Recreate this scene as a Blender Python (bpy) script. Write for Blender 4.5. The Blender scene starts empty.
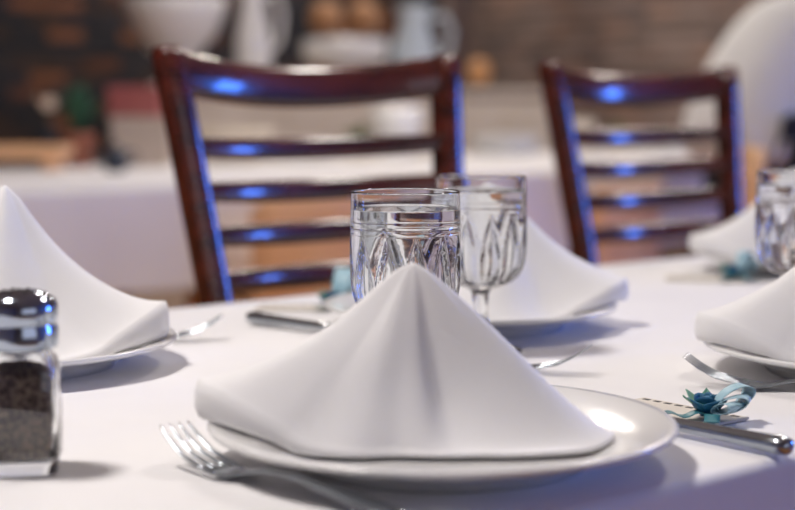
import bpy, bmesh, math, random
from mathutils import Vector, Matrix
random.seed(7)
sc = bpy.context.scene
col = sc.collection
PI = math.pi

# ------------------------------------------------------------------ camera
F = 1580.0                    # focal length in pixels of the 795x510 frame
CX, CY, HOR = 397.5, 255.0, 105.0
TH = math.radians(41.5)       # heading, measured from +Y towards +X
CAMZ = 0.954
PITCH = math.atan((CY - HOR) / F)
FWH = Vector((math.sin(TH), math.cos(TH), 0)); RIGHT = Vector((math.cos(TH), -math.sin(TH), 0))
FW3 = FWH * math.cos(PITCH) + Vector((0, 0, -math.sin(PITCH)))
UP3 = RIGHT.cross(FW3)
CAM = Vector((0, 0, CAMZ))
cd = bpy.data.cameras.new('camera'); cam = bpy.data.objects.new('camera', cd); col.objects.link(cam)
cd.sensor_width = 36; cd.lens = F / 795 * 36; cd.clip_start = 0.02
cam.matrix_world = Matrix(((RIGHT.x, UP3.x, -FW3.x, 0), (RIGHT.y, UP3.y, -FW3.y, 0), (RIGHT.z, UP3.z, -FW3.z, CAMZ), (0, 0, 0, 1)))
cd.dof.use_dof = True; cd.dof.focus_distance = 1.06; cd.dof.aperture_fstop = 4.1
sc.camera = cam

# ------------------------------------------------------------------ world, lights, exposure
w = bpy.data.worlds.new('World'); sc.world = w; w.use_nodes = True
w.node_tree.nodes['Background'].inputs[0].default_value = (0.55, 0.68, 1, 1)
w.node_tree.nodes['Background'].inputs[1].default_value = 0.6
vs = sc.view_settings
vs.view_transform = 'Standard'; vs.look = 'None'; vs.gamma = 1; vs.use_curve_mapping = False
vs.exposure = -0.5
def cam_xy(x, d): return FWH * d + RIGHT * x
CEIL = 3.0
LIGHTS = [  # position, size, power, colour (each sits in a ceiling fixture)
    (cam_xy(-0.95, 0.95), 0.42, 74, (1.0, 0.945, 0.90)),
    (Vector((2.6, 1.2, 0)), 0.42, 34, (1.0, 0.93, 0.86)),
    (Vector((3.2, 4.2, 0)), 0.42, 46, (1.0, 0.91, 0.82)),
    (Vector((5.4, 3.6, 0)), 0.42, 40, (1.0, 0.91, 0.82)),
    (Vector((5.3, 6.2, 0)), 0.42, 40, (1.0, 0.91, 0.82)),
]
for i, (p, s, pw, c) in enumerate(LIGHTS):
    ld = bpy.data.lights.new('ceiling_lamp_light', 'AREA'); ld.shape = 'DISK'; ld.size = s; ld.energy = pw; ld.color = c
    lo = bpy.data.objects.new('ceiling_lamp_light', ld); col.objects.link(lo); lo.location = (p.x, p.y, CEIL - 0.075)

# ------------------------------------------------------------------ helpers
def ray(px, py): return (FW3 + RIGHT * ((px - CX) / F) + UP3 * ((CY - py) / F))
def onZ(px, py, z):
    r = ray(px, py); return CAM + r * ((z - CAMZ) / r.z)
def onD(px, py, d):
    r = ray(px, py); return CAM + r * (d / r.dot(FWH))

def nt(name):
    m = bpy.data.materials.new(name); m.use_nodes = True
    return m, m.node_tree, m.node_tree.nodes['Principled BSDF']
def setp(b, **k):
    for n, v in k.items():
        n = n.replace('_', ' ')
        if n in b.inputs: b.inputs[n].default_value = v
def mat(name, c, rough=0.5, metal=0, c2=None, scale=20, stretch=(1, 1, 1), bump=0, bscale=None, detail=4, lo=0.35, hi=0.65, **k):
    m, t, b = nt(name)
    setp(b, Base_Color=(*c, 1), Roughness=rough, Metallic=metal, **k)
    N = t.nodes.new; L = t.links.new
    if c2 or bump:
        tc = N('ShaderNodeTexCoord'); mp = N('ShaderNodeMapping'); mp.inputs['Scale'].default_value = stretch
        L(tc.outputs['Object'], mp.inputs[0])
        nz = N('ShaderNodeTexNoise'); nz.inputs['Scale'].default_value = scale; nz.inputs['Detail'].default_value = detail
        L(mp.outputs[0], nz.inputs[0])
        if c2:
            cr = N('ShaderNodeValToRGB'); cr.color_ramp.elements[0].color = (*c, 1); cr.color_ramp.elements[1].color = (*c2, 1)
            cr.color_ramp.elements[0].position = lo; cr.color_ramp.elements[1].position = hi
            L(nz.outputs[0], cr.inputs[0]); L(cr.outputs[0], b.inputs['Base Color'])
        if bump:
            n2 = nz
            if bscale:
                n2 = N('ShaderNodeTexNoise'); n2.inputs['Scale'].default_value = bscale; n2.inputs['Detail'].default_value = 3
                L(mp.outputs[0], n2.inputs[0])
            bp = N('ShaderNodeBump'); bp.inputs['Strength'].default_value = bump; bp.inputs['Distance'].default_value = 0.002
            L(n2.outputs[0], bp.inputs['Height']); L(bp.outputs[0], b.inputs['Normal'])
    return m
def emit(name, c, s):
    m, t, b = nt(name); setp(b, Base_Color=(*c, 1), Emission_Color=(*c, 1), Emission_Strength=s, Roughness=0.2); return m

M = {}
M['cloth'] = mat('white_tablecloth', (0.80, 0.785, 0.79), 0.92, c2=(0.84, 0.825, 0.83), scale=6, bump=0.35, bscale=14, Sheen_Weight=0.15)
M['napkin'] = mat('white_napkin', (0.84, 0.83, 0.835), 0.9, c2=(0.88, 0.87, 0.875), scale=9, bump=0.25, bscale=30, Sheen_Weight=0.2)
M['ceramic'] = mat('white_ceramic', (0.80, 0.795, 0.79), 0.2, c2=(0.82, 0.81, 0.80), scale=4, Coat_Weight=0.4)
M['steel'] = mat('polished_steel', (0.40, 0.44, 0.48), 0.2, 1, c2=(0.48, 0.51, 0.54), scale=15)
M['chrome'] = mat('chrome', (0.40, 0.45, 0.53), 0.12, 1, c2=(0.47, 0.52, 0.58), scale=15)
M['mahogany'] = mat('mahogany', (0.032, 0.008, 0.005), 0.22, c2=(0.105, 0.020, 0.011), scale=6, stretch=(1, 8, 8), Coat_Weight=0.7, Coat_Roughness=0.07)
M['honey'] = mat('honey_wood', (0.84, 0.48, 0.25), 0.35, c2=(0.88, 0.56, 0.32), scale=4, stretch=(2, 10, 2))
M['floor'] = mat('honey_floor', (0.50, 0.215, 0.075), 0.35, c2=(0.62, 0.29, 0.11), scale=3, stretch=(1, 12, 1))
M['subfloor'] = mat('subfloor', (0.12, 0.06, 0.03), 0.8, c2=(0.15, 0.07, 0.04))
M['table_wood'] = mat('table_wood', (0.16, 0.075, 0.035), 0.5, c2=(0.2, 0.1, 0.05), stretch=(1, 8, 1))
M['plaster'] = mat('plaster', (0.36, 0.34, 0.33), 0.9, c2=(0.40, 0.38, 0.36), scale=3)
M['mortar_l'] = mat('mortar_dark', (0.045, 0.04, 0.045), 0.95, c2=(0.07, 0.06, 0.06), scale=12)
M['mortar_r'] = mat('mortar_grey', (0.13, 0.105, 0.10), 0.95, c2=(0.17, 0.14, 0.13), scale=12)
BL = [((.020, .023, .032), (.032, .032, .040)), ((.045, .032, .030), (.065, .043, .037)), ((.030, .030, .038), (.045, .042, .050)), ((.17, .070, .038), (.23, .10, .055)), ((.10, .045, .030), (.14, .06, .04))]  # blue in the darkest tones is shadow tint put into the colour
BR = [((.17, .125, .110), (.21, .155, .135)), ((.14, .110, .10), (.18, .14, .125)), ((.20, .155, .14), (.25, .195, .175)), ((.11, .090, .088), (.15, .12, .115)), ((.23, .15, .12), (.26, .19, .16))]
for k, (a, b_) in enumerate(BL): M['bl%d' % k] = mat('dark_brick', a, 0.9, c2=b_, scale=14)
BR = [(tuple(v * 1.7 for v in a), tuple(v * 1.7 for v in b_)) for a, b_ in BR]
for k, (a, b_) in enumerate(BR): M['br%d' % k] = mat('grey_brick', a, 0.9, c2=b_, scale=14)
M['cream'] = mat('cream_cloth', (0.62, 0.55, 0.46), 0.9, c2=(0.68, 0.61, 0.52), scale=5)
M['dark'] = mat('dark_wood', (0.022, 0.02, 0.025), 0.5, c2=(0.035, 0.03, 0.035), scale=6)
M['post'] = mat('post_brown', (0.12, 0.085, 0.08), 0.7, c2=(0.15, 0.11, 0.10), scale=6)
M['terracotta'] = mat('terracotta', (0.36, 0.13, 0.085), 0.8, c2=(0.42, 0.17, 0.11), scale=12)
M['leaf'] = mat('leaf_green', (0.012, 0.075, 0.045), 0.5, c2=(0.03, 0.12, 0.06), scale=10)
M['olive'] = mat('olive_green', (0.12, 0.15, 0.06), 0.6, c2=(0.18, 0.2, 0.09), scale=10)
M['petal'] = mat('cream_petal', (0.80, 0.68, 0.56), 0.7, c2=(0.85, 0.74, 0.62), scale=20)
M['red'] = mat('red_paper', (0.33, 0.085, 0.085), 0.7, c2=(0.40, 0.12, 0.11), scale=8)
M['beige'] = mat('beige_card', (0.46, 0.38, 0.31), 0.8, c2=(0.52, 0.43, 0.36), scale=8)
M['navy'] = mat('navy_glaze', (0.012, 0.02, 0.04), 0.3, c2=(0.02, 0.03, 0.05), scale=8)
M['bread'] = mat('bread_crust', (0.34, 0.16, 0.07), 0.8, c2=(0.50, 0.28, 0.15), scale=9)
M['palebl'] = mat('pale_blue_glaze', (0.50, 0.58, 0.66), 0.35, c2=(0.60, 0.67, 0.73), scale=5)
M['rose'] = mat('blue_rose', (0.005, 0.09, 0.20), 0.6, c2=(0.02, 0.17, 0.30), scale=60)
M['ribbon'] = mat('pale_blue_ribbon', (0.30, 0.50, 0.60), 0.45, c2=(0.42, 0.60, 0.68), scale=60)
M['greenleaf'] = mat('aqua_leaf', (0.12, 0.32, 0.25), 0.6, c2=(0.22, 0.42, 0.30), scale=60)
M['ink'] = mat('dark_ink', (0.05, 0.045, 0.05), 0.7, c2=(0.06, 0.05, 0.05), scale=60)
M['cardstock'] = mat('cardstock', (0.62, 0.57, 0.50), 0.8, c2=(0.68, 0.63, 0.56), scale=30)
M['teal'] = mat('teal_ribbon', (0.02, 0.13, 0.17), 0.4, c2=(0.04, 0.2, 0.24), scale=60)
M['shirt'] = mat('white_shirt', (0.70, 0.70, 0.70), 0.9, c2=(0.76, 0.76, 0.76), scale=6)
M['trousers'] = mat('dark_trousers', (0.012, 0.015, 0.025), 0.9, c2=(0.02, 0.022, 0.035), scale=8)
M['skin'] = mat('skin', (0.55, 0.30, 0.20), 0.6, c2=(0.60, 0.34, 0.23), scale=12)
M['hair'] = mat('brown_hair', (0.03, 0.018, 0.012), 0.7, c2=(0.05, 0.03, 0.02), scale=40)
M['shoe'] = mat('black_leather', (0.01, 0.01, 0.012), 0.35, c2=(0.015, 0.015, 0.018), scale=20)
M['pepper'] = mat('ground_pepper', (0.05, 0.033, 0.027), 0.95, c2=(0.32, 0.23, 0.18), scale=420, lo=0.42, hi=0.68, detail=6)
M['amber'] = emit('amber_glass', (0.45, 0.22, 0.09), 0.15)
M['sky'] = emit('window_sky', (0.07, 0.22, 1.0), 44.0)
M['fill_glow'] = emit('fill_window_glow', (0.85, 0.90, 1.0), 1.0)  # pane glow of the added window, soft front fill
M['lampglow'] = emit('lamp_diffuser', (1.0, 0.93, 0.85), 3.0)
def glassmat(name, ior, c=(1, 1, 1), rough=0.0):
    m, t, b = nt(name); setp(b, Base_Color=(*c, 1), Roughness=rough, IOR=ior, Transmission_Weight=1.0); return m
M['glass'] = glassmat('clear_glass', 1.5, (0.985, 0.995, 1.0)); M['water'] = glassmat('water', 1.333)

class MB:
    def __init__(s): s.v = []; s.f = []
    def add(s, v, f):
        o = len(s.v); s.v += [tuple(p) for p in v]; s.f += [tuple(i + o for i in q) for q in f]; return s
    def box(s, a, b):
        x0, y0, z0 = a; x1, y1, z1 = b
        return s.add([(x0, y0, z0), (x1, y0, z0), (x1, y1, z0), (x0, y1, z0), (x0, y0, z1), (x1, y0, z1), (x1, y1, z1), (x0, y1, z1)],
                     [(0, 3, 2, 1), (4, 5, 6, 7), (0, 1, 5, 4), (1, 2, 6, 5), (2, 3, 7, 6), (3, 0, 4, 7)])
    def lathe(s, prof, n=48, rf=None, c=(0, 0, 0)):      # prof: (r,z) list; r==0 ends close to a point
        o = []; rows = []
        for i, (r, z) in enumerate(prof):
            if r < 1e-7: rows.append([len(o)]); o.append((c[0], c[1], c[2] + z))
            else:
                row = []
                for k in range(n):
                    a = 2 * PI * k / n; rr = r * (rf(i, a, z) if rf else 1); row.append(len(o)); o.append((c[0] + rr * math.cos(a), c[1] + rr * math.sin(a), c[2] + z))
                rows.append(row)
        f = []
        for A, B in zip(rows, rows[1:]):
            for k in range(n):
                k2 = (k + 1) % n
                if len(A) == 1 and len(B) == 1: continue
                if len(A) == 1: f.append((A[0], B[k2], B[k]))
                elif len(B) == 1: f.append((A[k], A[k2], B[0]))
                else: f.append((A[k], A[k2], B[k2], B[k]))
        return s.add(o, f)
    def sweep(s, rings, cap=True):                       # rings: lists of points with equal count
        n = len(rings[0]); o = [p for r in rings for p in r]; f = []
        for i in range(len(rings) - 1):
            for k in range(n):
                k2 = (k + 1) % n; f.append((i * n + k, i * n + k2, (i + 1) * n + k2, (i + 1) * n + k))
        if cap:
            f.append(tuple(range(n))[::-1]); f.append(tuple((len(rings) - 1) * n + k for k in range(n)))
        return s.add(o, f)
    def tube(s, pts, r, n=10):
        pts = [Vector(p) for p in pts]; rr = r if isinstance(r, (list, tuple)) else [r] * len(pts); rings = []; ref = None
        for i, p in enumerate(pts):
            d = (pts[min(i + 1, len(pts) - 1)] - pts[max(i - 1, 0)]).normalized()
            if ref is None: ref = d.orthogonal().normalized()
            ref = (ref - d * ref.dot(d)).normalized(); bn = d.cross(ref)
            rings.append([p + ref * rr[i] * math.cos(2 * PI * k / n) + bn * rr[i] * math.sin(2 * PI * k / n) for k in range(n)])
        return s.sweep(rings)
    def grid(s, fn, nu, nv):
        v = [fn(i / nu, j / nv) for j in range(nv + 1) for i in range(nu + 1)]
        f = [(j * (nu + 1) + i, j * (nu + 1) + i + 1, (j + 1) * (nu + 1) + i + 1, (j + 1) * (nu + 1) + i) for j in range(nv) for i in range(nu)]
        return s.add(v, f)
    def mesh(s, name, m, smooth=True, fix=True):
        me = bpy.data.meshes.new(name); me.from_pydata(s.v, [], s.f)
        if fix:
            bm = bmesh.new(); bm.from_mesh(me); bmesh.ops.recalc_face_normals(bm, faces=bm.faces); bm.to_mesh(me); bm.free()
        if smooth: me.polygons.foreach_set('use_smooth', [True] * len(me.polygons))
        me.materials.append(M[m]); me.update(); return me
    def build(s, name, m, parent=None, smooth=True, bevel=0, subd=0, solid=0, loc=None, rz=None, auto=None):
        o = bpy.data.objects.new(name, s.mesh(name, m, smooth)); col.objects.link(o)
        if parent: o.parent = parent
        if loc is not None: o.location = loc
        if rz is not None: o.rotation_euler.z = rz
        if solid:
            q = o.modifiers.new('solid', 'SOLIDIFY'); q.thickness = solid; q.offset = 0
        if bevel:
            q = o.modifiers.new('bevel', 'BEVEL'); q.width = bevel; q.segments = 2; q.limit_method = 'ANGLE'
        if subd:
            q = o.modifiers.new('sub', 'SUBSURF'); q.levels = subd; q.render_levels = subd
        return o
def tag(o, label=None, cat=None, group=None, kind=None):
    if label: o['label'] = label
    if cat: o['category'] = cat
    if group: o['group'] = group
    if kind: o['kind'] = kind
    return o
def empty(name, loc=(0, 0, 0), rz=0, **k):
    o = bpy.data.objects.new(name, None); o.empty_display_size = 0.05; col.objects.link(o); o.location = loc; o.rotation_euler.z = rz
    return tag(o, **k)
def kids(o): return [c for c in bpy.data.objects if c.parent == o]
def copy_tree(o, parent=None):
    c = o.copy(); col.objects.link(c); c.parent = parent
    for ch in kids(o): copy_tree(ch, c)
    return c
def place(o, loc, rz=0, label=None):
    o.location = loc; o.rotation_euler.z = rz
    if label: o['label'] = label
    return o
def lerp(a, b, t): return a + (b - a) * t
def periodic(ctrl, a):                                   # ctrl: (deg, values...) sorted
    n = len(ctrl); a %= 360
    for i in range(n):
        a0 = ctrl[i][0]; a1 = ctrl[(i + 1) % n][0] + (360 if i == n - 1 else 0); aa = a
        if i == n - 1 and aa < a0: aa += 360
        if a0 <= aa <= a1:
            t = (aa - a0) / (a1 - a0); t = t * t * (3 - 2 * t)
            return [lerp(x, y, t) for x, y in zip(ctrl[i][1:], ctrl[(i + 1) % n][1:])]
    return list(ctrl[0][1:])

# ------------------------------------------------------------------ room shell
X0, X1, Y0, Y1 = -3.5, 7.0, -3.5, 7.3
fl = tag(MB().box((X0 - .2, Y0 - .2, -.2), (X1 + .2, Y1 + .2, -.02)).build('floor', 'subfloor', smooth=False), kind='structure')
pm = MB().box((-5.23, -.0575, -.02), (5.23, .0575, 0)).mesh('plank', 'floor', False)
y = Y0 + .06
while y < Y1:
    o = bpy.data.objects.new('plank', pm); col.objects.link(o); o.parent = fl; o.location = ((X0 + X1) / 2, y, 0); y += .118
tag(MB().box((X0 - .2, Y0 - .2, CEIL), (X1 + .2, Y1 + .2, CEIL + .1)).build('ceiling', 'plaster', smooth=False), kind='structure')
wb = tag(MB().box((X0, Y1, 0), (X1 + .2, Y1 + .2, CEIL)).build('wall_back', 'mortar_l', smooth=False), kind='structure')
# right and front walls have window openings, the front one for an added fill window
def wall_open(name, m, axis, pos, thick, a0, a1, o0, o1, z0, z1):
    mb = MB()
    for (p0, p1, q0, q1) in ((a0, o0, 0, CEIL), (o1, a1, 0, CEIL), (o0, o1, 0, z0), (o0, o1, z1, CEIL)):
        if axis == 'x': mb.box((pos, p0, q0), (pos + thick, p1, q1))
        else: mb.box((p0, pos, q0), (p1, pos + thick, q1))
    return tag(mb.build(name, m, smooth=False), kind='structure')
WR = wall_open('wall_right', 'mortar_r', 'x', X1, .2, Y0, Y1, -2.3, -1.2, .95, 2.55)
wall_open('wall_front', 'plaster', 'y', Y0 - .2, .2, X0, X1, -1.2, 2.2, .8, 2.5)
tag(MB().box((X0 - .2, Y0, 0), (X0, Y1, CEIL)).build('wall_left', 'plaster', smooth=False), kind='structure')
def window(name, axis, pos, o0, o1, z0, z1, pane, nm):
    r = tag(empty(name), kind='structure')
    def bx(mb, a, b, c, d, t0, t1):
        return mb.box((pos + t0, a, c), (pos + t1, b, d)) if axis == 'x' else mb.box((a, pos + t0, c), (b, pos + t1, d))
    fr = MB(); fw = .05
    bx(fr, o0, o0 + fw, z0, z1, .03, .09); bx(fr, o1 - fw, o1, z0, z1, .03, .09); bx(fr, o0 + fw, o1 - fw, z0, z0 + fw, .03, .09); bx(fr, o0 + fw, o1 - fw, z1 - fw, z1, .03, .09)
    fr.build('window_frame', 'plaster', r, False)
    step = (o1 - o0 - 2 * fw) / nm
    for i in range(nm):
        a = o0 + fw + i * step
        bx(MB(), a + (.012 if i else 0), a + step - (.012 if i < nm - 1 else 0), z0 + fw, z1 - fw, .055, .065).build('pane', pane, r, False)
        if i: bx(MB(), a - .012, a + .012, z0 + fw, z1 - fw, .04, .08).build('mullion', 'plaster', r, False)
window('window_1', 'x', X1, -2.3, -1.2, .95, 2.55, 'sky', 1)
window('added_fill_window', 'y', Y0 - .12, -1.2, 2.2, .8, 2.5, 'fill_glow', 3)  # unseen window added behind the camera as soft front fill
# bricks: real ones, the visible ones each their own object
def bricks(wall, axis, pos, a0, a1, keys, wts, vis):
    L_, H_, G = .205, .064, .011
    ms = [MB().box((-L_ / 2, -.012, -H_ / 2), (L_ / 2, .012, H_ / 2)).mesh('brick', k, False) for k in keys]
    rest = [MB() for _ in keys]; cnt = 0; row = 0; z = .04
    while z < CEIL - .03:
        a = a0 + L_ / 2 + (0 if row % 2 else (L_ + G) / 2)
        while a < a1 - L_ / 2:
            k = random.choices(range(len(keys)), wts)[0]; j = random.uniform(-.004, .004)
            skip = axis == 'x' and -2.5 < a < -1.0 and .9 < z < 2.6
            if not skip:
                if vis(a, z) and cnt < 300:
                    o = bpy.data.objects.new('brick', ms[k]); col.objects.link(o); o.parent = wall; cnt += 1
                    o.location = (pos + j, a, z) if axis == 'x' else (a, pos + j, z)
                    if axis == 'x': o.rotation_euler.z = PI / 2
                elif axis == 'x': rest[k].box((pos - .012 + j, a - L_ / 2, z - H_ / 2), (pos + .012 + j, a + L_ / 2, z + H_ / 2))
                else: rest[k].box((a - L_ / 2, pos - .012 + j, z - H_ / 2), (a + L_ / 2, pos + .012 + j, z + H_ / 2))
            a += L_ + G
        z += H_ + G; row += 1
    for k, r in zip(keys, rest): tag(r.build('brick_field', k, wall, False), kind='stuff')
bricks(wb, 'y', Y1, X0, X1, ['bl%d' % k for k in range(5)], (5, 4, 4, 2.2, 2), lambda a, z: a > 3.6 and .85 < z < 1.72)
bricks(WR, 'x', X1, Y0, Y1, ['br%d' % k for k in range(5)], (4, 4, 3, 2, 1.5), lambda a, z: a > 4.3 and .85 < z < 1.72)
# square brown post by the corner
pp = onD(454, 60, 8.6)
tag(MB().box((pp.x - .06, pp.y - .06, 0), (pp.x + .06, pp.y + .06, CEIL)).build('trim_1', 'post', smooth=False, bevel=.005), kind='structure')
for i, (p, s, pw, c) in enumerate(LIGHTS):
    names = ['over the near end of the laid table', 'over the far end of the laid table', 'over the background banquet table', 'near the grey brick wall', 'near the brick corner']
    r = empty('ceiling_light', (p.x, p.y, CEIL), label='round flush ceiling light ' + names[i], cat='ceiling light', group='ceiling lights')
    MB().lathe([(0, 0), (.25, 0), (.25, -.05), (.225, -.05), (.225, -.03), (0, -.03)], 40).build('rim', 'chrome', r)
    MB().lathe([(0, -.031), (.223, -.031), (.223, -.045), (0, -.055)], 40).build('diffuser', 'lampglow', r)

# ------------------------------------------------------------------ laid table
TZ = .75
def make_cloth(name, x0, x1, y0, y1, z, drop, m, amp=.012, wl=.16, nx=60, ny=24):
    mb = MB(); v = []; f = []
    xs = [lerp(x0, x1, i / nx) for i in range(nx + 1)]; ys = [lerp(y0, y1, j / ny) for j in range(ny + 1)]
    for yy in ys:
        for xx in xs: v.append((xx, yy, z))
    for j in range(ny):
        for i in range(nx): f.append((j * (nx + 1) + i, j * (nx + 1) + i + 1, (j + 1) * (nx + 1) + i + 1, (j + 1) * (nx + 1) + i))
    loop = [i for i in range(nx + 1)] + [j * (nx + 1) + nx for j in range(1, ny + 1)] + [ny * (nx + 1) + i for i in range(nx - 1, -1, -1)] + [j * (nx + 1) for j in range(ny - 1, 0, -1)]
    rings = [(.003, -.0006), (.006, -.003), (.0075, -.007)] + [(.008, -.007 - (drop - .007) * t) for t in (.12, .25, .4, .55, .7, .85, 1)]
    prev = loop; s = 0; arc = []
    for q in range(len(loop)):
        arc.append(s); a = Vector(v[loop[q]]); b = Vector(v[loop[(q + 1) % len(loop)]]); s += (b - a).length
    for ri, (out, dz) in enumerate(rings):
        cur = []; t = max(0, (-dz - .007) / drop)
        for q, vi in enumerate(loop):
            x, yy, _ = v[vi]; nx_ = -1 if x <= x0 + 1e-6 else (1 if x >= x1 - 1e-6 else 0); ny_ = -1 if yy <= y0 + 1e-6 else (1 if yy >= y1 - 1e-6 else 0)
            wv = math.sin(arc[q] * 2 * PI / wl) + .6 * math.sin(arc[q] * 2 * PI / (wl * 2.7) + 1)
            o_ = out + t * (amp * (wv + 1.6) * .6)
            if nx_ and ny_: o_ *= 1.6
            cur.append(len(v)); v.append((x + nx_ * o_, yy + ny_ * o_, z + dz))
        for q in range(len(loop)):
            q2 = (q + 1) % len(loop); f.append((prev[q], cur[q], cur[q2], prev[q2]))
        prev = cur
    o = mb.add(v, f).build(name, m); return o
def make_table(x0, x1, y0, y1, label, group=None):
    r = empty('dining_table', ((x0 + x1) / 2, (y0 + y1) / 2, 0), label=label, cat='table', group=group)
    hx, hy = (x1 - x0) / 2, (y1 - y0) / 2
    MB().box((-hx, -hy, TZ - .035), (hx, hy, TZ - .003)).build('tabletop', 'table_wood', r, False)
    for sx in (-1, 1):
        for sy in (-1, 1):
            MB().box((sx * (hx - .09) - .03, sy * (hy - .09) - .03, 0), (sx * (hx - .09) + .03, sy * (hy - .09) + .03, TZ - .035)).build('leg', 'table_wood', r, False)
    return r
TA = (-.45, 2.9, .535, 1.33)
make_table(*TA, label='long rectangular table under the white cloth, set with plates and goblets')
tag(make_cloth('tablecloth', *TA, TZ, .26, 'cloth'), 'white cloth draped over the laid table in the foreground', 'tablecloth')

# ------------------------------------------------------------------ plates
PLATE = [(0, .003), (.078, .003), (.080, 0), (.086, 0), (.088, .004), (.100, .010), (.118, .0150), (.1345, .0195), (.1355, .0212), (.1345, .0226), (.130, .0222), (.116, .0185), (.102, .0145), (.092, .0085), (.085, .0075), (0, .0075)]
def plate_z(r):
    pts = [(0, .0075), (.085, .0075), (.092, .0085), (.102, .0145), (.116, .0185), (.130, .0222), (.2, .0226)]
    for (a, za), (b, zb) in zip(pts, pts[1:]):
        if r <= b: return lerp(za, zb, (r - a) / (b - a))
    return .0226
pmesh = MB().lathe(PLATE, 96).mesh('dinner_plate', 'ceramic')
PL = {}
RZ = .0215
for key, px, py, lab in (('front', 442, 421, 'white dinner plate in the foreground centre, carrying the nearest folded napkin'),
                         ('left', 3, 339, 'white dinner plate at the left edge of the photo behind the pepper shaker'),
                         ('right', 882, 344, 'white dinner plate cut by the right edge of the photo, beside the raised fork'),
                         ('far', 470, 303, 'white dinner plate behind the second water goblet, in front of the chairs'),
                         ('end', 808, 254, 'most distant white dinner plate, beside the goblet at the right edge')):
    p = onZ(px, py, TZ + RZ); PL[key] = Vector((p.x, p.y, TZ + .0003))
    o = bpy.data.objects.new('dinner_plate', pmesh); col.objects.link(o); o.location = PL[key]
    tag(o, lab, 'plate', 'dinner plates on the laid table')

# ------------------------------------------------------------------ napkins (standing folded tents, seen along camera-right / camera-forward)
NCTRL = [  # angle, reach, profile exponent, edge thickness
    (6, .104, 1.12, .004), (41, .078, 1.15, .004), (90, .074, 1.05, .004), (135, .072, 1.2, .005), (160, .092, 1.5, .008), (172, .128, 1.7, .020),
    (180, .131, 1.78, .021), (188, .128, 1.65, .020), (199, .088, 1.4, .012), (223, .061, 1.05, .006), (258, .043, .9, .004), (282, .045, 1.1, .004),
    (306, .053, 2.3, .004), (332, .084, 1.8, .004), (349, .122, 1.08, .004)]
NT = []
for i in range(360):
    acc = [0, 0, 0]; ws = 0
    for q in range(-24, 25, 2):
        g = math.exp(-(q / 11.0) ** 2); vals = periodic(NCTRL, i + q); ws += g
        acc = [x + y_ * g for x, y_ in zip(acc, vals)]
    NT.append([x / ws for x in acc])
def make_napkin(H, kmul, pu=-.017, pw=0.0, seed=1, tipmul=1.0):
    NA, NR = 120, 36; v = []; f = []; rnd = random.Random(seed)
    ph = [rnd.uniform(0, 6) for _ in range(6)]
    v.append((pu, pw, H + .0005))
    rings = []
    for j in range(1, NR + 4):
        row = []
        for i in range(NA):
            a = 360 * i / NA; R, k, te = NT[int(round(a)) % 360]; te *= 1.0 + (tipmul - 1) * max(0, -math.cos(math.radians(a))) ** 4
            R *= 1 + .012 * math.sin(5 * math.radians(a) + ph[0]); ca, sa = math.cos(math.radians(a)), math.sin(math.radians(a))
            rho = min(j / NR, 1); u, ww = pu + R * rho * ca, pw + R * rho * sa
            pz = plate_z(min(math.hypot(pu + R * ca, pw + R * sa), .14)); zl = plate_z(math.hypot(u, ww)) + .0012
            zt = pz + te
            kk = 1 + (k - 1) * kmul; q_ = min(1, rho / .55); kk = 1.1 + (kk - 1.1) * q_ * q_ * (3 - 2 * q_) if 230 < a < 345 else kk
            r2 = math.sqrt(rho * rho + .09 ** 2) - .09 * (1 - rho)         # rounded peak
            z = zt + (H - zt) * max(0, 1 - r2 / (math.sqrt(1 + .09 ** 2))) ** kk if rho < 1 else zt
            z += .0018 * math.sin(3 * math.radians(a) + 6 * rho + ph[1]) * math.sin(PI * rho)
            if j > NR:
                q = j - NR; b = (.0022, .0025, .0004)[q - 1] * min(1, te / .006); u += b * ca; ww += b * sa
                z = zt - (zt - max(zl, pz + .001)) * (.28, .75, 1.0)[q - 1]
            row.append(len(v)); v.append((u, ww, z))
        rings.append(row)
    for i in range(NA): f.append((0, rings[0][i], rings[0][(i + 1) % NA]))
    for A, B in zip(rings, rings[1:]):
        for i in range(NA):
            i2 = (i + 1) % NA; f.append((A[i], B[i], B[i2], A[i2]))
    c = len(v); v.append((pu, pw, .0095))
    for i in range(NA): f.append((c, rings[-1][(i + 1) % NA], rings[-1][i]))
    return MB().add(v, f)
for key, H, km, rz, lab in (('front', .112, 1.0, -TH, 'folded white napkin standing as a tent on the nearest plate'),
                            ('left', .140, 1.9, PI - TH, 'tall folded white napkin at the left edge, sweeping down to the right'),
                            ('right', .125, 1.0, -TH, 'folded white napkin cut by the right edge, its blunt corner above the raised fork'),
                            ('far', .128, .8, PI - TH, 'folded white napkin seen behind the second water goblet'),
                            ('end', .125, 1.0, -TH, 'most distant folded white napkin, beside the goblet at the right edge')):
    o = make_napkin(H, km, pu=(-.004 if key == 'left' else -.017), seed=len(key) + 3, tipmul=(1.45 if key == 'left' else 1.15)).build('napkin', 'napkin', loc=PL[key] + Vector((0, 0, .0012)), rz=rz)
    tag(o, lab, 'napkin', 'folded napkins on the plates')

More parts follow.
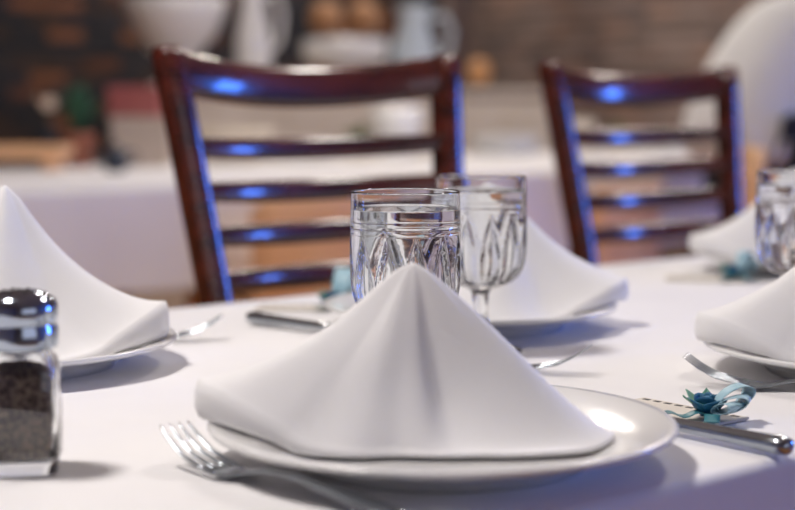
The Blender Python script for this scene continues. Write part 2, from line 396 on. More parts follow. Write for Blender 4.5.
# ------------------------------------------------------------------ goblets
def make_goblet():
    r = empty('water_goblet')
    G_H = .146
    bowl = [(.0361, .1462), (.0365, .14605), (.03675, .1456), (.0368, .1452), (.0368, .1444), (.0370, .136), (.0372, .126), (.0372, .1232), (.0373, .1226), (.0375, .1222), (.0375, .1218), (.0373, .1214), (.0372, .1208), (.0372, .1184), (.0373, .1179), (.0374, .1176), (.0373, .1172), (.0373, .1166),
            (.0376, .110), (.0376, .100), (.0374, .090), (.0371, .082), (.0362, .076), (.0345, .070), (.0310, .064), (.0245, .0585), (.0150, .0555), (.0085, .053)]
    stem = [(.0068, .048), (.0062, .040), (.0066, .030), (.0085, .020), (.0130, .012), (.0220, .0075), (.0330, .0045), (.0345, .0030), (.0340, .0012), (.0325, .0004), (0, .0004)]
    inner = [(0, .0615), (.010, .0618), (.0205, .0645), (.0275, .069), (.0312, .075), (.0328, .083), (.0334, .095), (.0344, .110), (.0353, .122), (.0355, .130), (.0356, .140), (.0356, .1446), (.0356, .1453), (.03575, .1459)]
    prof = inner + bowl + stem
    i0 = len(inner)
    NF = 12
    def rf(i, a, z):
        if i < i0 + 17 or i >= i0 + len(bowl): return 1
        zz = (z - .055) / (.116 - .055); q = (NF * a / (2 * PI)) % 1; h = 1 - abs(2 * q - 1)   # pointed flutes
        e = max(0, min(1, (.42 + .60 * h - zz) / .10))
        return 1 - .080 * e * min(1, h * 1.4) * (1 if zz > .12 else max(0, zz / .12))
    bowl_fine = []
    for (a, b) in zip(bowl[17:], bowl[18:]):
        for t in (0, .33, .67): bowl_fine.append((lerp(a[0], b[0], t), lerp(a[1], b[1], t)))
    bowl[17:] = bowl_fine + [bowl[-1]]
    prof = inner + bowl + stem
    def rf2(i, a, z): return rf(i, a, z) if i0 + 17 <= i < i0 + len(bowl) - 1 else 1
    g = MB().lathe(prof, 168, lambda i, a, z: rf2(i, a, z)).build('glass_body', 'glass', r)
    wz = .1345
    wp = [(0, .0612), (.010, .0615), (.0207, .0642), (.0277, .0688), (.0314, .075), (.0330, .083), (.0336, .095), (.0346, .110), (.0355, .122), (.0357, .130), (.03575, wz - .0012), (.03575, wz - .0003), (.0356, wz), (.0353, wz - .0004), (.0349, wz - .0007), (.0343, wz - .0009), (.033, wz - .001), (.03, wz - .001), (0, wz - .001)]
    MB().lathe(wp, 96).build('water', 'water', r)
    return r
gob = make_goblet()
G1 = onD(405.5, 190, F * .075 / 111.5); G2 = onD(481, 180, F * .075 / 92); G3 = onD(800, 176, F * .075 / 86)
for i, (p, lab) in enumerate(((G1, 'sharp water goblet with cut flutes, in focus behind the nearest napkin'), (G2, 'second water goblet, just right of and behind the sharp one'), (G3, 'blurred water goblet at the right edge of the photo'))):
    o = gob if i == 0 else copy_tree(gob)
    place(o, (p.x, p.y, TZ + .0004), .25 + .5 * i, lab); tag(o, None, 'goblet', 'water goblets')

# ------------------------------------------------------------------ pepper shaker
c = onZ(23, 470, TZ); r = empty('pepper_shaker', (c.x, c.y, TZ + .0003), -TH + .12, label='square glass pepper shaker with chrome cap at the left edge', cat='shaker'); r.scale = (1.1, 1.1, 1.09)
def sqring(h, z, rd=.25, n=32):
    o = []
    for k in range(n):
        a = 2 * PI * k / n; ca, sa = math.cos(a), math.sin(a); e = .32
        o.append((h * math.copysign(abs(ca) ** e, ca), h * math.copysign(abs(sa) ** e, sa), z))
    return o
def rring(h, z, n=32): return [(h * math.cos(2 * PI * k / n), h * math.sin(2 * PI * k / n), z) for k in range(n)]
MB().sweep([sqring(.0165, 0), sqring(.0188, .0012), sqring(.0195, .006), sqring(.0198, .03), sqring(.0192, .052), sqring(.0178, .058), rring(.0150, .062), rring(.0148, .068),
            rring(.0132, .068), rring(.0130, .062), sqring(.0158, .0565), sqring(.0172, .051), sqring(.0176, .03), sqring(.0172, .009), sqring(.015, .007)]).build('jar', 'glass', r)
MB().sweep([sqring(.0148, .0075), sqring(.0170, .0092), sqring(.0174, .03), sqring(.0171, .0495), sqring(.0166, .052), sqring(.008, .0535)]).build('pepper', 'pepper', r)
cp = MB().lathe([(.0155, .0635), (.0172, .0640), (.0176, .066), (.0176, .074), (.0170, .0755), (.0170, .077), (.0178, .0785), (.0178, .085), (.0165, .0885), (.0125, .0915), (.007, .0930), (0, .0934)], 40,
              lambda i, a, z: 1 + (.012 * math.cos(20 * a) if 2 <= i <= 3 else 0)).build('cap', 'chrome', r); cp.scale = (1.08, 1.08, 1)
for k in range(7):
    a = k * PI / 3; rr = .007 if k < 6 else 0
    MB().lathe([(0, .0004), (.0009, .0003), (.0009, -.0004), (0, -.0004)], 8, c=(rr * math.cos(a), rr * math.sin(a), .0931 if k < 6 else .0935)).build('hole', 'ink', cp)

# ------------------------------------------------------------------ cutlery: local +X runs from handle end (0) to tip
def strip(stations, n=10):                                # stations: x, half width, z, half thickness, y offset
    rings = []
    for (x, hw, z, ht, yo) in stations:
        rings.append([(x, yo + hw * math.cos(2 * PI * k / n), z + ht * math.sin(2 * PI * k / n)) for k in range(n)])
    return MB().sweep(rings)
def make_fork():
    r = empty('fork')
    strip([(0, .004, .004, .0012, 0), (.004, .0085, .004, .0016, 0), (.02, .0095, .0045, .0017, 0), (.05, .0070, .0075, .0017, 0), (.08, .0042, .0095, .0018, 0), (.105, .0030, .0085, .0018, 0),
           (.120, .0042, .0055, .0015, 0), (.130, .0090, .0030, .0012, 0), (.138, .0118, .0022, .0011, 0), (.144, .0122, .0026, .0011, 0), (.146, .0118, .0030, .0010, 0)], 14).build('handle', 'steel', r)
    for k in range(4):
        yo = (k - 1.5) * .0066
        strip([(.143, .0022, .0026, .0009, yo * .98), (.155, .0019, .0044, .0009, yo), (.17, .0018, .0078, .0009, yo), (.182, .0015, .0140, .0008, yo * .98), (.190, .0010, .0196, .0006, yo * .96), (.1925, .0003, .0215, .0003, yo * .95)], 8).build('tine', 'steel', r)
    return r
def make_knife():
    r = empty('table_knife')
    strip([(0, .0030, .006, .0030, 0), (.002, .0062, .006, .0050, 0), (.008, .0075, .006, .0058, 0), (.016, .0068, .006, .0054, 0), (.05, .0056, .006, .0046, 0), (.09, .0052, .006, .0042, 0), (.104, .0058, .006, .0044, 0), (.108, .0040, .006, .003, 0)], 16).build('handle', 'steel', r)
    strip([(.106, .0040, .006, .0016, 0), (.115, .0070, .0055, .0013, .001), (.15, .0090, .005, .0010, .002), (.19, .0092, .005, .0009, .002), (.212, .0070, .005, .0008, 0), (.222, .0015, .005, .0004, -.003)], 14).build('blade', 'steel', r)
    return r
fork0 = make_fork(); knife0 = make_knife()
def lay(o, a, b, z=TZ + .0012, label=None, pitch=0):      # handle end at world a, tip towards b
    d = Vector(b) - Vector(a); o.location = (a[0], a[1], z); o.rotation_euler = (0, pitch, math.atan2(d.y, d.x)); o['label'] = label
    return o
def cw(x, d): p = cam_xy(x, d); return (p.x, p.y)
FK = 'forks on the laid table'
tip = cam_xy(-.128, .892); dr = cam_xy(-.116, .125).normalized(); a = tip - dr * .1925
lay(fork0, a, tip, label='fork in the foreground, left of the nearest plate'); tag(fork0, None, 'fork', FK)
def fork_at(tipx, tipd, dx, dd, lab, pitch=0, z=TZ + .0012):
    tip = cam_xy(tipx, tipd); d = cam_xy(dx, dd).normalized(); o = copy_tree(fork0); lay(o, tip - d * .1925 * math.cos(pitch), tip, label=lab, pitch=pitch, z=z)
fork_at(-.152, 1.362, .90, .14, 'fork peeking out right of the tall napkin at the left edge', 0)
fork_at(.210, 1.142, -.95, .36, 'raised fork in front of the plate at the right edge')
fork_at(.145, 1.180, .93, -.35, 'fork half hidden by the nearest napkin, below the far plate')
fork_at(.218, 1.640, .85, .40, 'fork whose tines stick out right of the far plate')
KN = 'table knives'
kA = onZ(791, 446, TZ + .008); kB = onZ(676, 426, TZ + .006)
lay(knife0, kA, kB, label='table knife right of the nearest plate, heavy round handle end towards the right edge'); tag(knife0, None, 'knife', KN)
k2 = copy_tree(knife0); lay(k2, onZ(249, 318, TZ + .006), onZ(345, 331, TZ + .006), label='table knife left of the far plate, in front of the left chair')

# ------------------------------------------------------------------ favours: card with a blue rose, leaves and pale ribbon
def make_favor(upright, wid=.018):
    r = empty('table_favor')
    cd_ = MB().box((-.045, -.020, 0), (.045, .020, .0016)).build('card', 'cardstock', r, False)
    for k in range(9):
        MB().box((-.041 + k * .0095, .0135, .0016), (-.0355 + k * .0095, .0165, .0019)).build('printed_dash', 'ink', cd_, False)
    rs = MB().lathe([(0, .004), (.0035, .005), (.0042, .009), (.003, .0135), (0, .0145)], 14).build('rose', 'rose', r, loc=(.030, -.004, .002)); rs.scale = (1.1, 1.1, 1.0)
    for k in range(9):
        lay_ = k // 3; a = k * 2.1 + lay_; rad = (.0040, .0062, .0085)[lay_]; hh = (.0145, .0135, .0115)[lay_]
        def pet(u, v_, a=a, rad=rad, hh=hh, lay_=lay_):
            ang = a + (u - .5) * 2.1; rr = rad * (.45 + .55 * math.sin(min(1, v_ * 1.1) * PI / 2)) + .0015 * lay_ * v_ ** 3
            return (rr * math.cos(ang), rr * math.sin(ang), .0015 + hh * v_ * (1 - .25 * (2 * u - 1) ** 2))
        MB().grid(pet, 8, 6).build('petal', 'rose', rs, solid=.0006)
    for k, (a, l, up) in enumerate(((4.1, .016, .011), (3.3, .016, .013), (2.3, .015, .013), (5.0, .012, .007))):
        def lf(u, v_, a=a, l=l, up=up):
            wd = .0052 * math.sin(PI * min(.999, .08 + v_ * .92)) * (2 * u - 1); x = l * v_
            return (.030 + x * math.cos(a) - wd * math.sin(a), -.004 + x * math.sin(a) + wd * math.cos(a), .005 + up * v_ ** 1.2 + abs(2 * u - 1) * .001)
        MB().grid(lf, 4, 8).build('leaf', 'greenleaf', r, solid=.0005)
    for k, (a, l, h) in enumerate(((.55, .022, .014 * upright), (1.15, .024, .020 * upright), (.0, .018, .010 * upright))):
        def lp(u, v_, a=a, l=l, h=h):
            t = v_ * 2 * PI; x = l * .5 * (1 - math.cos(t)); z = .006 + h * .5 * (1 - math.cos(t)) * .6 + h * .42 * math.sin(t) + h * .3; yy = (u - .5) * wid * (1 - .5 * abs(math.cos(t / 2)))
            return (.038 + x * math.cos(a) - yy * math.sin(a), -.006 + x * math.sin(a) + yy * math.cos(a), max(.0035, z))
        MB().grid(lp, 4, 24).build('ribbon_loop', 'ribbon', r, solid=.0005)
    for k, (a, l) in enumerate(((-.9, .035), (-2.2, .03))):
        def tl(u, v_, a=a, l=l):
            yy = (u - .5) * .010; x = l * v_
            return (.036 + x * math.cos(a) - yy * math.sin(a), -.006 + x * math.sin(a) + yy * math.cos(a), .0042 + .003 * math.sin(v_ * 5) ** 2)
        MB().grid(tl, 4, 14).build('ribbon_tail', 'teal', r, solid=.0005)
    return r
fv = make_favor(.8)
FG = 'ribbon favours on the laid table'
c = onZ(711, 421, TZ) - cam_xy(.64, -.77) * .03; place(fv, (c.x, c.y, TZ + .0008), -TH - .88, 'pale card with a blue rose and ribbon beside the knife of the nearest plate'); tag(fv, None, 'party favor', FG)
f2 = make_favor(1.5, .036); c = onZ(302, 309, TZ); place(f2, (c.x, c.y, TZ + .0008), -TH - .05, 'ribbon favour with tall pale blue loops left of the sharp goblet'); tag(f2, None, 'party favor', FG)
f3 = make_favor(1.2); c = onZ(705, 275, TZ + .006); place(f3, (c.x, c.y, TZ + .001), -TH - .2, 'blurred ribbon favour beside the most distant plate'); tag(f3, None, 'party favor', FG)

# ------------------------------------------------------------------ dark ladder-back chairs; local +Y points away from the table
def make_chair():
    r = empty('ladder_back_chair')
    def hw(z): return .222 - .11 * (1.017 - z) if z > .75 else .1926 - .02 * (.75 - z)
    def yb(z): return .09 - .16 * (1.017 - z) if z > .45 else .06 * ((.45 - z) / .45) ** 1.3
    for s in (-1, 1):
        rings = []
        for z in (0, .15, .3, .45, .55, .65, .75, .85, .93, .985, 1.010, 1.017):
            x = s * (hw(z) - .015); y = yb(z); wx, wy = .0145, (.0185 if z < 1.0 else .0165 if z < 1.015 else .013)
            if z > 1.015: wx = .011
            ring = []
            for k in range(16):
                a = 2 * PI * k / 16; ca, sa = math.cos(a), math.sin(a); ring.append((x + wx * math.copysign(abs(ca) ** .45, ca), y + wy * math.copysign(abs(sa) ** .45, sa), z))
            rings.append(ring)
        MB().sweep(rings).build('stile', 'mahogany', r)
    def rail(name, zc, h, th, bow, dip, inset, endz=0, endh=1.0):
        rings = []; N = 28
        for i in range(N + 1):
            q = -1 + 2 * i / N; z0 = zc - dip * (1 - q * q) + endz * q * q; x = q * (hw(zc) - inset); hh = h * (1 + (endh - 1) * q * q)
            ring = []
            for k in range(14):
                a = 2 * PI * k / 14; ca, sa = math.cos(a), math.sin(a); zz = z0 + hh / 2 * math.copysign(abs(sa) ** .6, sa)
                ring.append((x, yb(z0) + .16 * (zz - z0) + bow * (1 - q * q) + th / 2 * math.copysign(abs(ca) ** .75, ca), zz))
            rings.append(ring)
        return MB().sweep(rings).build(name, 'mahogany', r)
    rail('crest_rail', .992, .050, .024, .045, .017, .010)
    for z in (.908, .859, .810, .760): rail('slat', z, .0265, .016, .038, .005, .022, endh=.8)
    MB().box((-.205, -.40, .43), (.205, .0, .465)).build('seat', 'mahogany', r, False, bevel=.012)
    for s in (-1, 1):
        MB().sweep([[(s * .18 + .016 * math.cos(2 * PI * k / 12) * g, -.375 + .016 * math.sin(2 * PI * k / 12) * g, z) for k in range(12)] for z, g in ((0, .8), (.2, 1), (.43, 1.15))]).build('leg', 'mahogany', r)
        MB().tube([(s * .18, -.375, .17), (s * .182, .03, .17)], .009).build('stretcher', 'mahogany', r)
    MB().tube([(-.18, -.2, .17), (.18, -.2, .17)], .009).build('stretcher', 'mahogany', r)
    return r
ch = make_chair()
CG = 'dark ladder-back chairs at the laid table'
place(ch, (1.162, 1.457 - .09, 0), 0, 'dark mahogany ladder-back chair on the left, behind the sharp goblet'); tag(ch, None, 'chair', CG)
c2 = copy_tree(ch); place(c2, (1.922, 1.60 - .09, 0), -.02, 'dark mahogany ladder-back chair on the right, farther from the camera')

# ------------------------------------------------------------------ background: banquet table, honey chairs, counter
TB = (.9, 6.1, 3.32, 4.75)
make_table(*TB, label='long background table under its own white cloth, behind the dark chairs')
tag(make_cloth('tablecloth', *TB, TZ, .25, 'cloth', amp=.02, wl=.3), 'white cloth on the long table in the background', 'tablecloth')
def make_honey():
    r = empty('wooden_chair')
    for s in (-1, 1):
        MB().box((s * .19 - .018, -.018, 0), (s * .19 + .018, .018, .70)).build('leg', 'honey', r, False, bevel=.004)
        MB().box((s * .19 - .018, .36, 0), (s * .19 + .018, .396, .42)).build('leg', 'honey', r, False, bevel=.004)
    def bk(u, v_): x = (u - .5) * .40; return (x, -.02 - .03 * (1 - (x / .2) ** 2), .46 + .28 * v_)
    MB().grid(bk, 12, 6).build('backrest', 'honey', r, solid=.018)
    MB().box((-.21, -.0, .42), (.21, .40, .455)).build('seat', 'honey', r, False, bevel=.01)
    return r
hc = make_honey()
for i, (px, d, rz, lab) in enumerate(((325, 4.05, -.15, 'honey coloured wooden chair glimpsed through the slats of the left dark chair'),
                                      (622, 4.4, .25, 'honey coloured wooden chair glimpsed through the left half of the right dark chair'),
                                      (737, 3.7, .75, 'honey coloured wooden chair showing right of the right dark chair'))):
    o = hc if i == 0 else copy_tree(hc); p = onD(px, 200, d); place(o, (p.x, p.y, 0), rz, lab); o.scale.z = 1.155 if i == 2 else 1.0; tag(o, None, 'chair', 'honey wooden chairs at the background table')
# cream buffet counter in front of the brick corner
b0 = onD(120, 90, 7.3); b1 = onD(548, 90, 7.9)
bc = (b0 + b1) / 2; bd = (b1 - b0); bl = bd.length / 2; brz = math.atan2(bd.y, bd.x)
r = empty('buffet_counter', (bc.x, bc.y, 0), brz, label='cream buffet counter before the brick walls', cat='counter')
MB().box((-bl, -.25, 0), (bl, .25, 1.0)).build('body', 'cream', r, False, bevel=.008)
MB().box((-bl - .02, -.28, 1.0), (bl + .02, .28, 1.03)).build('worktop', 'cream', r, False, bevel=.006)
for k in range(6):
    x = lerp(-bl, bl, (k + .5) / 6); MB().box((x - bl / 6 + .03, -.262, .1), (x + bl / 6 - .03, -.25, .93)).build('panel', 'cream', r, False, bevel=.005)
CT = 1.03
def on_counter(px, d=None):
    lo_, hi_ = 5.0, 11.0                                   # distance at which this column crosses the counter's centre line
    nrm = Vector((-math.sin(brz), math.cos(brz), 0))
    for _ in range(40):
        m_ = (lo_ + hi_) / 2; p = onD(px, 90, m_)
        if (p - bc).to_2d().dot(nrm.to_2d()) < 0: lo_ = m_
        else: hi_ = m_
    p = onD(px, 90, lo_); return Vector((p.x, p.y, CT))
# white punch bowl
p = on_counter(176); r = empty('punch_bowl', p, label='wide white footed bowl on the counter, above the left chair corner', cat='bowl')
MB().lathe([(0, 0), (.12, 0), (.12, .02), (.06, .05), (.055, .12), (.12, .17), (.19, .25), (.232, .35), (.24, .42), (.228, .42), (.218, .35), (.175, .265), (.1, .2), (0, .19)], 48).build('bowl', 'ceramic', r)
MB().lathe([(0, .335), (.19, .33), (.21, .325), (.18, .28), (0, .24)], 40).build('dark_filling', 'navy', r)
def pitcher(px, mk, h, rr, lab):
    p = on_counter(px); r = empty('pitcher', p, -TH, label=lab, cat='pitcher', group='pitchers on the counter')
    MB().lathe([(0, 0), (rr * .7, 0), (rr * .78, .01), (rr, h * .3), (rr * .95, h * .5), (rr * .65, h * .75), (rr * .62, h * .85), (rr * .8, h), (rr * .74, h), (rr * .56, h * .85), (rr * .6, h * .75), (rr * .88, h * .5), (rr * .9, h * .3), (0, .02)], 40).build('body', mk, r)
    MB().tube([(rr * .6, 0, h * .85), (rr * 1.3, 0, h * .88), (rr * 1.6, 0, h * .7), (rr * 1.45, 0, h * .45), (rr * .95, 0, h * .35)], .014).build('handle', mk, r)
pitcher(254, 'ceramic', .50, .085, 'tall white pitcher beside the wide bowl')
pitcher(414, 'palebl', .40, .115, 'pale blue pitcher behind the right part of the left chair crest')
p = on_counter(345); r = empty('cake_stand', p, label='white cake stand with bread behind the left chair crest', cat='cake stand')
MB().lathe([(0, 0), (.13, 0), (.12, .02), (.03, .05), (.03, .1), (.17, .125), (.20, .14), (.21, .20), (.20, .235), (.1, .245), (0, .245)], 48).build('stand', 'ceramic', r)
for k, (x, yy, a) in enumerate(((-.09, 0, .0), (.09, .0, .0))):
    p2 = p + RIGHT * x + FWH * yy; o = MB().lathe([(0, -.155), (.04, -.14), (.075, -.09), (.085, 0), (.075, .09), (.04, .14), (0, .155)], 24).build('bread_loaf', 'bread', loc=(p2.x, p2.y, p.z + .331))
    o.rotation_euler = (PI / 2, 0, a - TH); tag(o, ('left' if k == 0 else 'right') + ' one of two brown bread loaves on the white cake stand', 'bread', 'bread loaves on the cake stand')
p = on_counter(479); p = p - FWH * .0; r = empty('lantern', p, label='small amber glass candle lantern on the counter between the chairs', cat='lantern')
MB().lathe([(0, 0), (.05, 0), (.05, .015), (0, .02)], 24).build('base', 'dark', r)
MB().lathe([(.03, .018), (.055, .05), (.06, .085), (.05, .125), (.035, .145), (0, .15)], 28).build('globe', 'amber', r)
# things on the background table
def tb(px, py): return onZ(px, py, TZ)
def plate_stack(px, py, n, rr, lab, mk='ceramic'):
    p = tb(px, py)
    for k in range(n):
        o = MB().lathe([(0, 0), (rr * .6, 0), (rr, .02), (rr * .985, .024), (rr * .6, .006), (0, .006)], 40).build('side_plate', mk, loc=(p.x, p.y, TZ + .0005 + k * .013))
        tag(o, '%s of %d stacked plates %s' % (['lowest', 'second lowest', 'middle', 'second highest', 'topmost'][k], ['', '', '', '', '', 5][n], lab), 'plate', 'stacked plates on the background table')
plate_stack(300, 160, 5, .15, 'behind the top slats of the left chair')
plate_stack(505, 154, 5, .15, 'between the two dark chairs')
plate_stack(676, 152, 5, .16, 'behind the top slat of the right chair')
def bowlx(px, py, rr, h, mk, name, lab):
    p = tb(px, py); o = MB().lathe([(0, 0), (rr * .5, 0), (rr * .55, .012), (rr * .9, h * .55), (rr, h), (rr * .95, h), (rr * .84, h * .55), (0, .03)], 40).build(name, mk, loc=(p.x, p.y, TZ + .0005)); tag(o, lab, 'bowl', 'bowls on the background table')
bowlx(235, 163, .14, .12, 'cream', 'serving_bowl', 'cream bowl behind the left end of the left chair crest')
bowlx(397, 158, .10, .20, 'ceramic', 'serving_bowl', 'deep white bowl behind the right end of the left chair')
bowlx(575, 152, .09, .14, 'cream', 'serving_bowl', 'cream bowl behind the left stile of the right chair')
bowlx(705, 150, .10, .16, 'ceramic', 'serving_bowl', 'white bowl near the white shirt')
def plant(px, py, lab, pot, leafm, h, n, rr, potr, flower=False, poth=.11):
    p = tb(px, py); r = empty('potted_plant', (p.x, p.y, TZ + .0005), label=lab, cat='plant', group='potted plants on the background table'); rnd = random.Random(px)
    MB().lathe([(0, 0), (potr * .72, 0), (potr * .95, poth * .8), (potr * 1.05, poth * .8), (potr * 1.05, poth), (potr * .9, poth), (potr * .85, poth * .85), (0, poth * .85)], 28).build('pot', pot, r)
    for k in range(n):
        a = rnd.uniform(0, 2 * PI); el = rnd.uniform(.1, 1); l = h * rnd.uniform(.7, 1.1)
        def lf(u, v_, a=a, el=el, l=l):
            x = rr * el * v_ ** 1.4; wd = .026 * math.sin(PI * min(.99, .06 + .94 * v_)) * (2 * u - 1)
            return (x * math.cos(a) - wd * math.sin(a), x * math.sin(a) + wd * math.cos(a), poth * .85 + l * v_ * (1 - .45 * el * v_))
        MB().grid(lf, 2, 7).build('leaf', leafm, r, solid=.001)
    return r
plant(80, 167, 'dark green plant in a terracotta pot at the far left', 'terracotta', 'leaf', .20, 34, .085, .055)
plant(358, 160, 'low olive green plant behind the top slat of the left chair', 'cream', 'olive', .09, 22, .09, .05, poth=.07)
plant(617, 153, 'small olive green plant behind the top slat of the right chair', 'cream', 'olive', .07, 22, .065, .045, poth=.07)
p = tb(50, 167); r = empty('flower_vase', (p.x, p.y, TZ + .0005), label='dark vase holding one cream blossom, left of the dark green plant', cat='vase')
MB().lathe([(0, 0), (.03, 0), (.04, .05), (.018, .11), (.02, .13), (.015, .13), (0, .12)], 24).build('vase', 'navy', r)
MB().tube([(0, 0, .115), (.003, 0, .19)], .003, 6).build('stem', 'leaf', r)
bl_ = MB().lathe([(0, .185), (.02, .19), (.025, .21), (.012, .225), (0, .227)], 16).build('blossom', 'petal', r)
for k in range(10):
    a = k * 2.39
    def pt(u, v_, a=a, k=k):
        rad = (.028 + .018 * (k % 2)) * v_; wd = .02 * math.sin(PI * min(.98, .1 + .9 * v_)) * (2 * u - 1)
        return (rad * math.cos(a) - wd * math.sin(a), rad * math.sin(a) + wd * math.cos(a), .19 + .04 * v_ ** .7 * (1 if k % 2 else .6))
    MB().grid(pt, 4, 6).build('petal', 'petal', bl_, solid=.001)
p = tb(139, 166.5); r = empty('carton', (p.x, p.y, TZ + .0005), -TH + .2, label='beige carton under the red box at the left', cat='box')
MB().box((-.09, -.07, 0), (.09, .07, .15)).build('body', 'beige', r, False, bevel=.003)
MB().box((-.094, -.074, .15), (.094, .074, .165)).build('lid', 'beige', r, False, bevel=.003)
r = empty('gift_box', (p.x, p.y, TZ + .166), -TH - .1, label='red box on top of the beige carton at the left', cat='box')
MB().box((-.085, -.06, 0), (.085, .06, .08)).build('body', 'red', r, False, bevel=.003); MB().box((-.089, -.064, .075), (.089, .064, .1)).build('lid', 'red', r, False, bevel=.003)
p = tb(116, 172); r = empty('teapot', (p.x, p.y, TZ + .0005), -TH, label='small dark round teapot in front of the beige carton', cat='teapot')
MB().lathe([(0, 0), (.025, 0), (.042, .025), (.044, .045), (.03, .068), (0, .072)], 28).build('body', 'navy', r); MB().lathe([(0, .07), (.022, .0715), (.01, .08), (.007, .09), (0, .092)], 20).build('lid', 'navy', r)
MB().tube([(-.035, 0, .035), (-.06, 0, .05), (-.07, 0, .07)], [.010, .007, .005]).build('spout', 'navy', r); MB().tube([(.03, 0, .06), (.062, 0, .06), (.066, 0, .035), (.038, 0, .025)], .005).build('handle', 'navy', r)
p = tb(10, 170); r = empty('serving_tray', (p.x, p.y, TZ + .0005), -TH, label='honey wood serving tray with raised rim at the far left', cat='tray')
MB().box((-.17, -.12, .035), (.17, .12, .047)).build('board', 'honey', r, False, bevel=.003)
for s in (-1, 1):
    MB().box((s * .17 - .01, -.12, .047), (s * .17 + .01, .12, .075)).build('rim', 'honey', r, False, bevel=.003); MB().box((-.16, s * .12 - .01, .047), (.16, s * .12 + .01, .075)).build('rim', 'honey', r, False, bevel=.003)
    MB().box((s * .14 - .015, -.1, 0), (s * .14 + .015, .1, .035)).build('foot', 'honey', r, False)

# ------------------------------------------------------------------ person in a white shirt bending forward at the right edge
def skin(name, m, verts, edges, radii, parent=None, loc=None, rz=0, subd=2, root=0):
    me = bpy.data.meshes.new(name); me.from_pydata(verts, edges, []); o = bpy.data.objects.new(name, me); col.objects.link(o)
    md = o.modifiers.new('skin', 'SKIN'); md.use_smooth_shade = True
    lay_ = me.skin_vertices[0] if me.skin_vertices else None
    if lay_ is None:
        bm = bmesh.new(); bm.from_mesh(me); bm.verts.layers.skin.verify(); bm.to_mesh(me); bm.free(); lay_ = me.skin_vertices[0]
    for i, rd in enumerate(radii):
        lay_.data[i].radius = rd if isinstance(rd, tuple) else (rd, rd); lay_.data[i].use_root = (i == root)
    q = o.modifiers.new('sub', 'SUBSURF'); q.levels = subd; q.render_levels = subd
    me.materials.append(M[m])
    if parent: o.parent = parent
    if loc is not None: o.location = loc
    o.rotation_euler.z = rz; return o
pp = onD(745, 150, 4.85)
PR = -.25                                     # facing, local +X forward
per = empty('person', (pp.x, pp.y, 0), PR, label='person in white shirt and dark trousers bending forward at the right edge', cat='person')
bv = [(0, 0, .90), (.08, 0, 1.02), (.2, 0, 1.13), (.32, 0, 1.19), (.42, 0, 1.22), (.52, 0, 1.22), (.60, 0, 1.22),      # 0-6 pelvis..head base
      (.36, .18, 1.18), (.46, .22, .98), (.60, .20, .80), (.64, .19, .77),                                            # 7-10 left arm
      (.36, -.18, 1.18), (.46, -.22, .98), (.60, -.20, .80), (.64, -.19, .77),                                        # 11-14 right arm
      (.08, .10, .84), (.12, .11, .48), (.10, .11, .10), (.17, .115, .05), (.28, .12, .04),                            # 15-19 left leg
      (.08, -.10, .84), (.12, -.11, .48), (.10, -.11, .10), (.17, -.115, .05), (.28, -.12, .04)]
be = [(0, 1), (1, 2), (2, 3), (3, 4), (4, 5), (5, 6), (3, 7), (7, 8), (8, 9), (9, 10), (3, 11), (11, 12), (12, 13), (13, 14), (0, 15), (15, 16), (16, 17), (17, 18), (18, 19), (0, 20), (20, 21), (21, 22), (22, 23), (23, 24)]
br_ = [(.13, .15), (.13, .15), (.125, .15), (.125, .16), (.07, .08), .05, .05, .065, .045, .036, .03, .065, .045, .036, .03, .085, .055, .04, .035, .03, .085, .055, .04, .035, .03]
skin('body', 'skin', bv, be, br_, per)
# hands: palm plus five short finger chains
for s in (1, -1):
    hv = [(0, 0, 0), (.05, 0, -.01), (.085, 0, -.015)]; he = [(0, 1), (1, 2)]; hr = [(.02, .026), (.018, .036), (.013, .034)]
    for k, (yo, l) in enumerate(((.03, .060), (.010, .072), (-.010, .068), (-.028, .052))):
        b0_ = len(hv); hv += [(.09, yo, -.016), (.09 + l * .5, yo * 1.1, -.024), (.09 + l * .95, yo * 1.15, -.045)]; he += [(2, b0_), (b0_, b0_ + 1), (b0_ + 1, b0_ + 2)]; hr += [.009, .0085, .007]
    b0_ = len(hv); hv += [(.035, s * .042, -.015), (.065, s * .062, -.03)]; he += [(1, b0_), (b0_, b0_ + 1)]; hr += [.011, .009]
    h = skin('hand', 'skin', hv, he, hr, per, (.64, s * .19, .77), 0, 2)
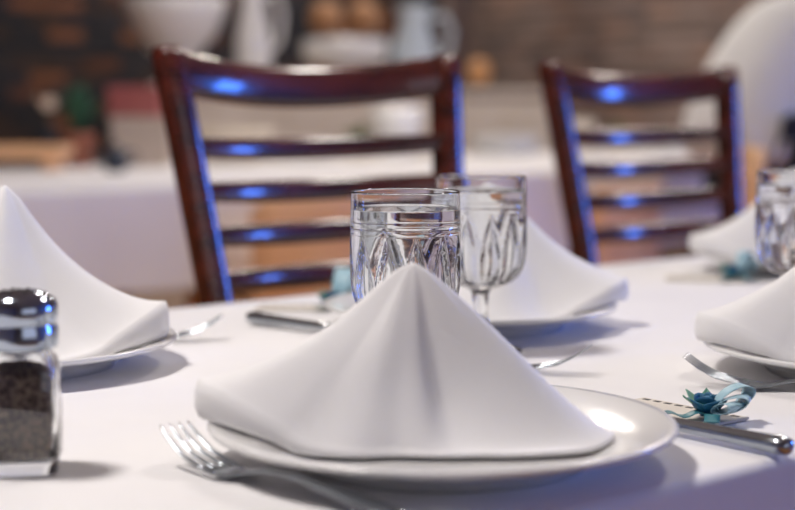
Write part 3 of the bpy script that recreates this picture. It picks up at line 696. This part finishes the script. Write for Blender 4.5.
# shirt: own mesh around the torso, hem below the hips, short sleeves
sv = [(-.02, 0, .73), (0, 0, .88), (.07, 0, 1.02), (.2, 0, 1.14), (.32, 0, 1.20), (.40, 0, 1.22), (.36, .18, 1.19), (.41, .205, 1.09), (.36, -.18, 1.19), (.41, -.205, 1.09)]
se = [(0, 1), (1, 2), (2, 3), (3, 4), (4, 5), (4, 6), (6, 7), (4, 8), (8, 9)]
skin('shirt', 'shirt', sv, se, [(.205, .22), (.20, .22), (.19, .21), (.19, .22), (.18, .21), (.09, .10), (.095, .095), (.075, .075), (.095, .095), (.075, .075)], per)
tv = [(.06, 0, .84), (.09, .10, .80), (.12, .11, .48), (.10, .11, .08), (.09, -.10, .80), (.12, -.11, .48), (.10, -.11, .08)]
skin('trousers', 'trousers', tv, [(0, 1), (1, 2), (2, 3), (0, 4), (4, 5), (5, 6)], [(.14, .15), .10, .078, .065, .10, .078, .065], per)
for s in (1, -1):
    MB().sweep([[(x, s * .118 + wy * math.cos(2 * PI * k / 16), max(0, .045 + hz * math.sin(2 * PI * k / 16))) for k in range(16)] for x, wy, hz in ((.03, .01, .02), (.04, .036, .05), (.12, .045, .055), (.22, .05, .045), (.29, .042, .035), (.315, .012, .012))]).build('shoe', 'shoe', per)
# head: shaped lathe-like sweep with nose, ears, hair cap
hd = empty('unused'); bpy.data.objects.remove(hd)
HC = Vector((.68, 0, 1.235)); mb = MB()
def headpt(u, v_):
    a = u * 2 * PI; e = -PI / 2 + v_ * PI; x, yy, z = math.cos(e) * math.cos(a), math.cos(e) * math.sin(a), math.sin(e)
    nose = .022 * math.exp(-((a if a < PI else a - 2 * PI) / .2) ** 2 - ((e + .1) / .22) ** 2); jaw = 1 - .2 * max(0, -z)
    return (HC.x + (.098 + nose) * x * jaw, HC.y + .076 * yy * jaw, HC.z + .118 * z)
head = mb.grid(headpt, 48, 28).build('head', 'skin', per)
MB().grid(lambda u, v_: tuple(HC + Vector((-.012 + .104 * math.cos(v_ * 1.45) * math.cos(u * 2 * PI), .084 * math.cos(v_ * 1.45) * math.sin(u * 2 * PI), .03 + .105 * math.sin(v_ * 1.45)))), 40, 12).build('hair', 'hair', head, solid=.012)
for s in (1, -1):
    MB().lathe([(0, -.006), (.012, -.004), (.018, 0), (.012, .005), (0, .003)], 14).build('ear', 'skin', head, loc=HC + Vector((0, s * .078, -.01)))
    MB().lathe([(0, -.010), (.008, -.006), (.0105, 0), (.008, .006), (0, .010)], 12).build('eye', 'ink', head, loc=HC + Vector((.086, s * .03, .008)))
MB().tube([tuple(HC + Vector((.085, -.022, -.055))), tuple(HC + Vector((.092, 0, -.053))), tuple(HC + Vector((.085, .022, -.055)))], .005).build('mouth', 'terracotta', head)
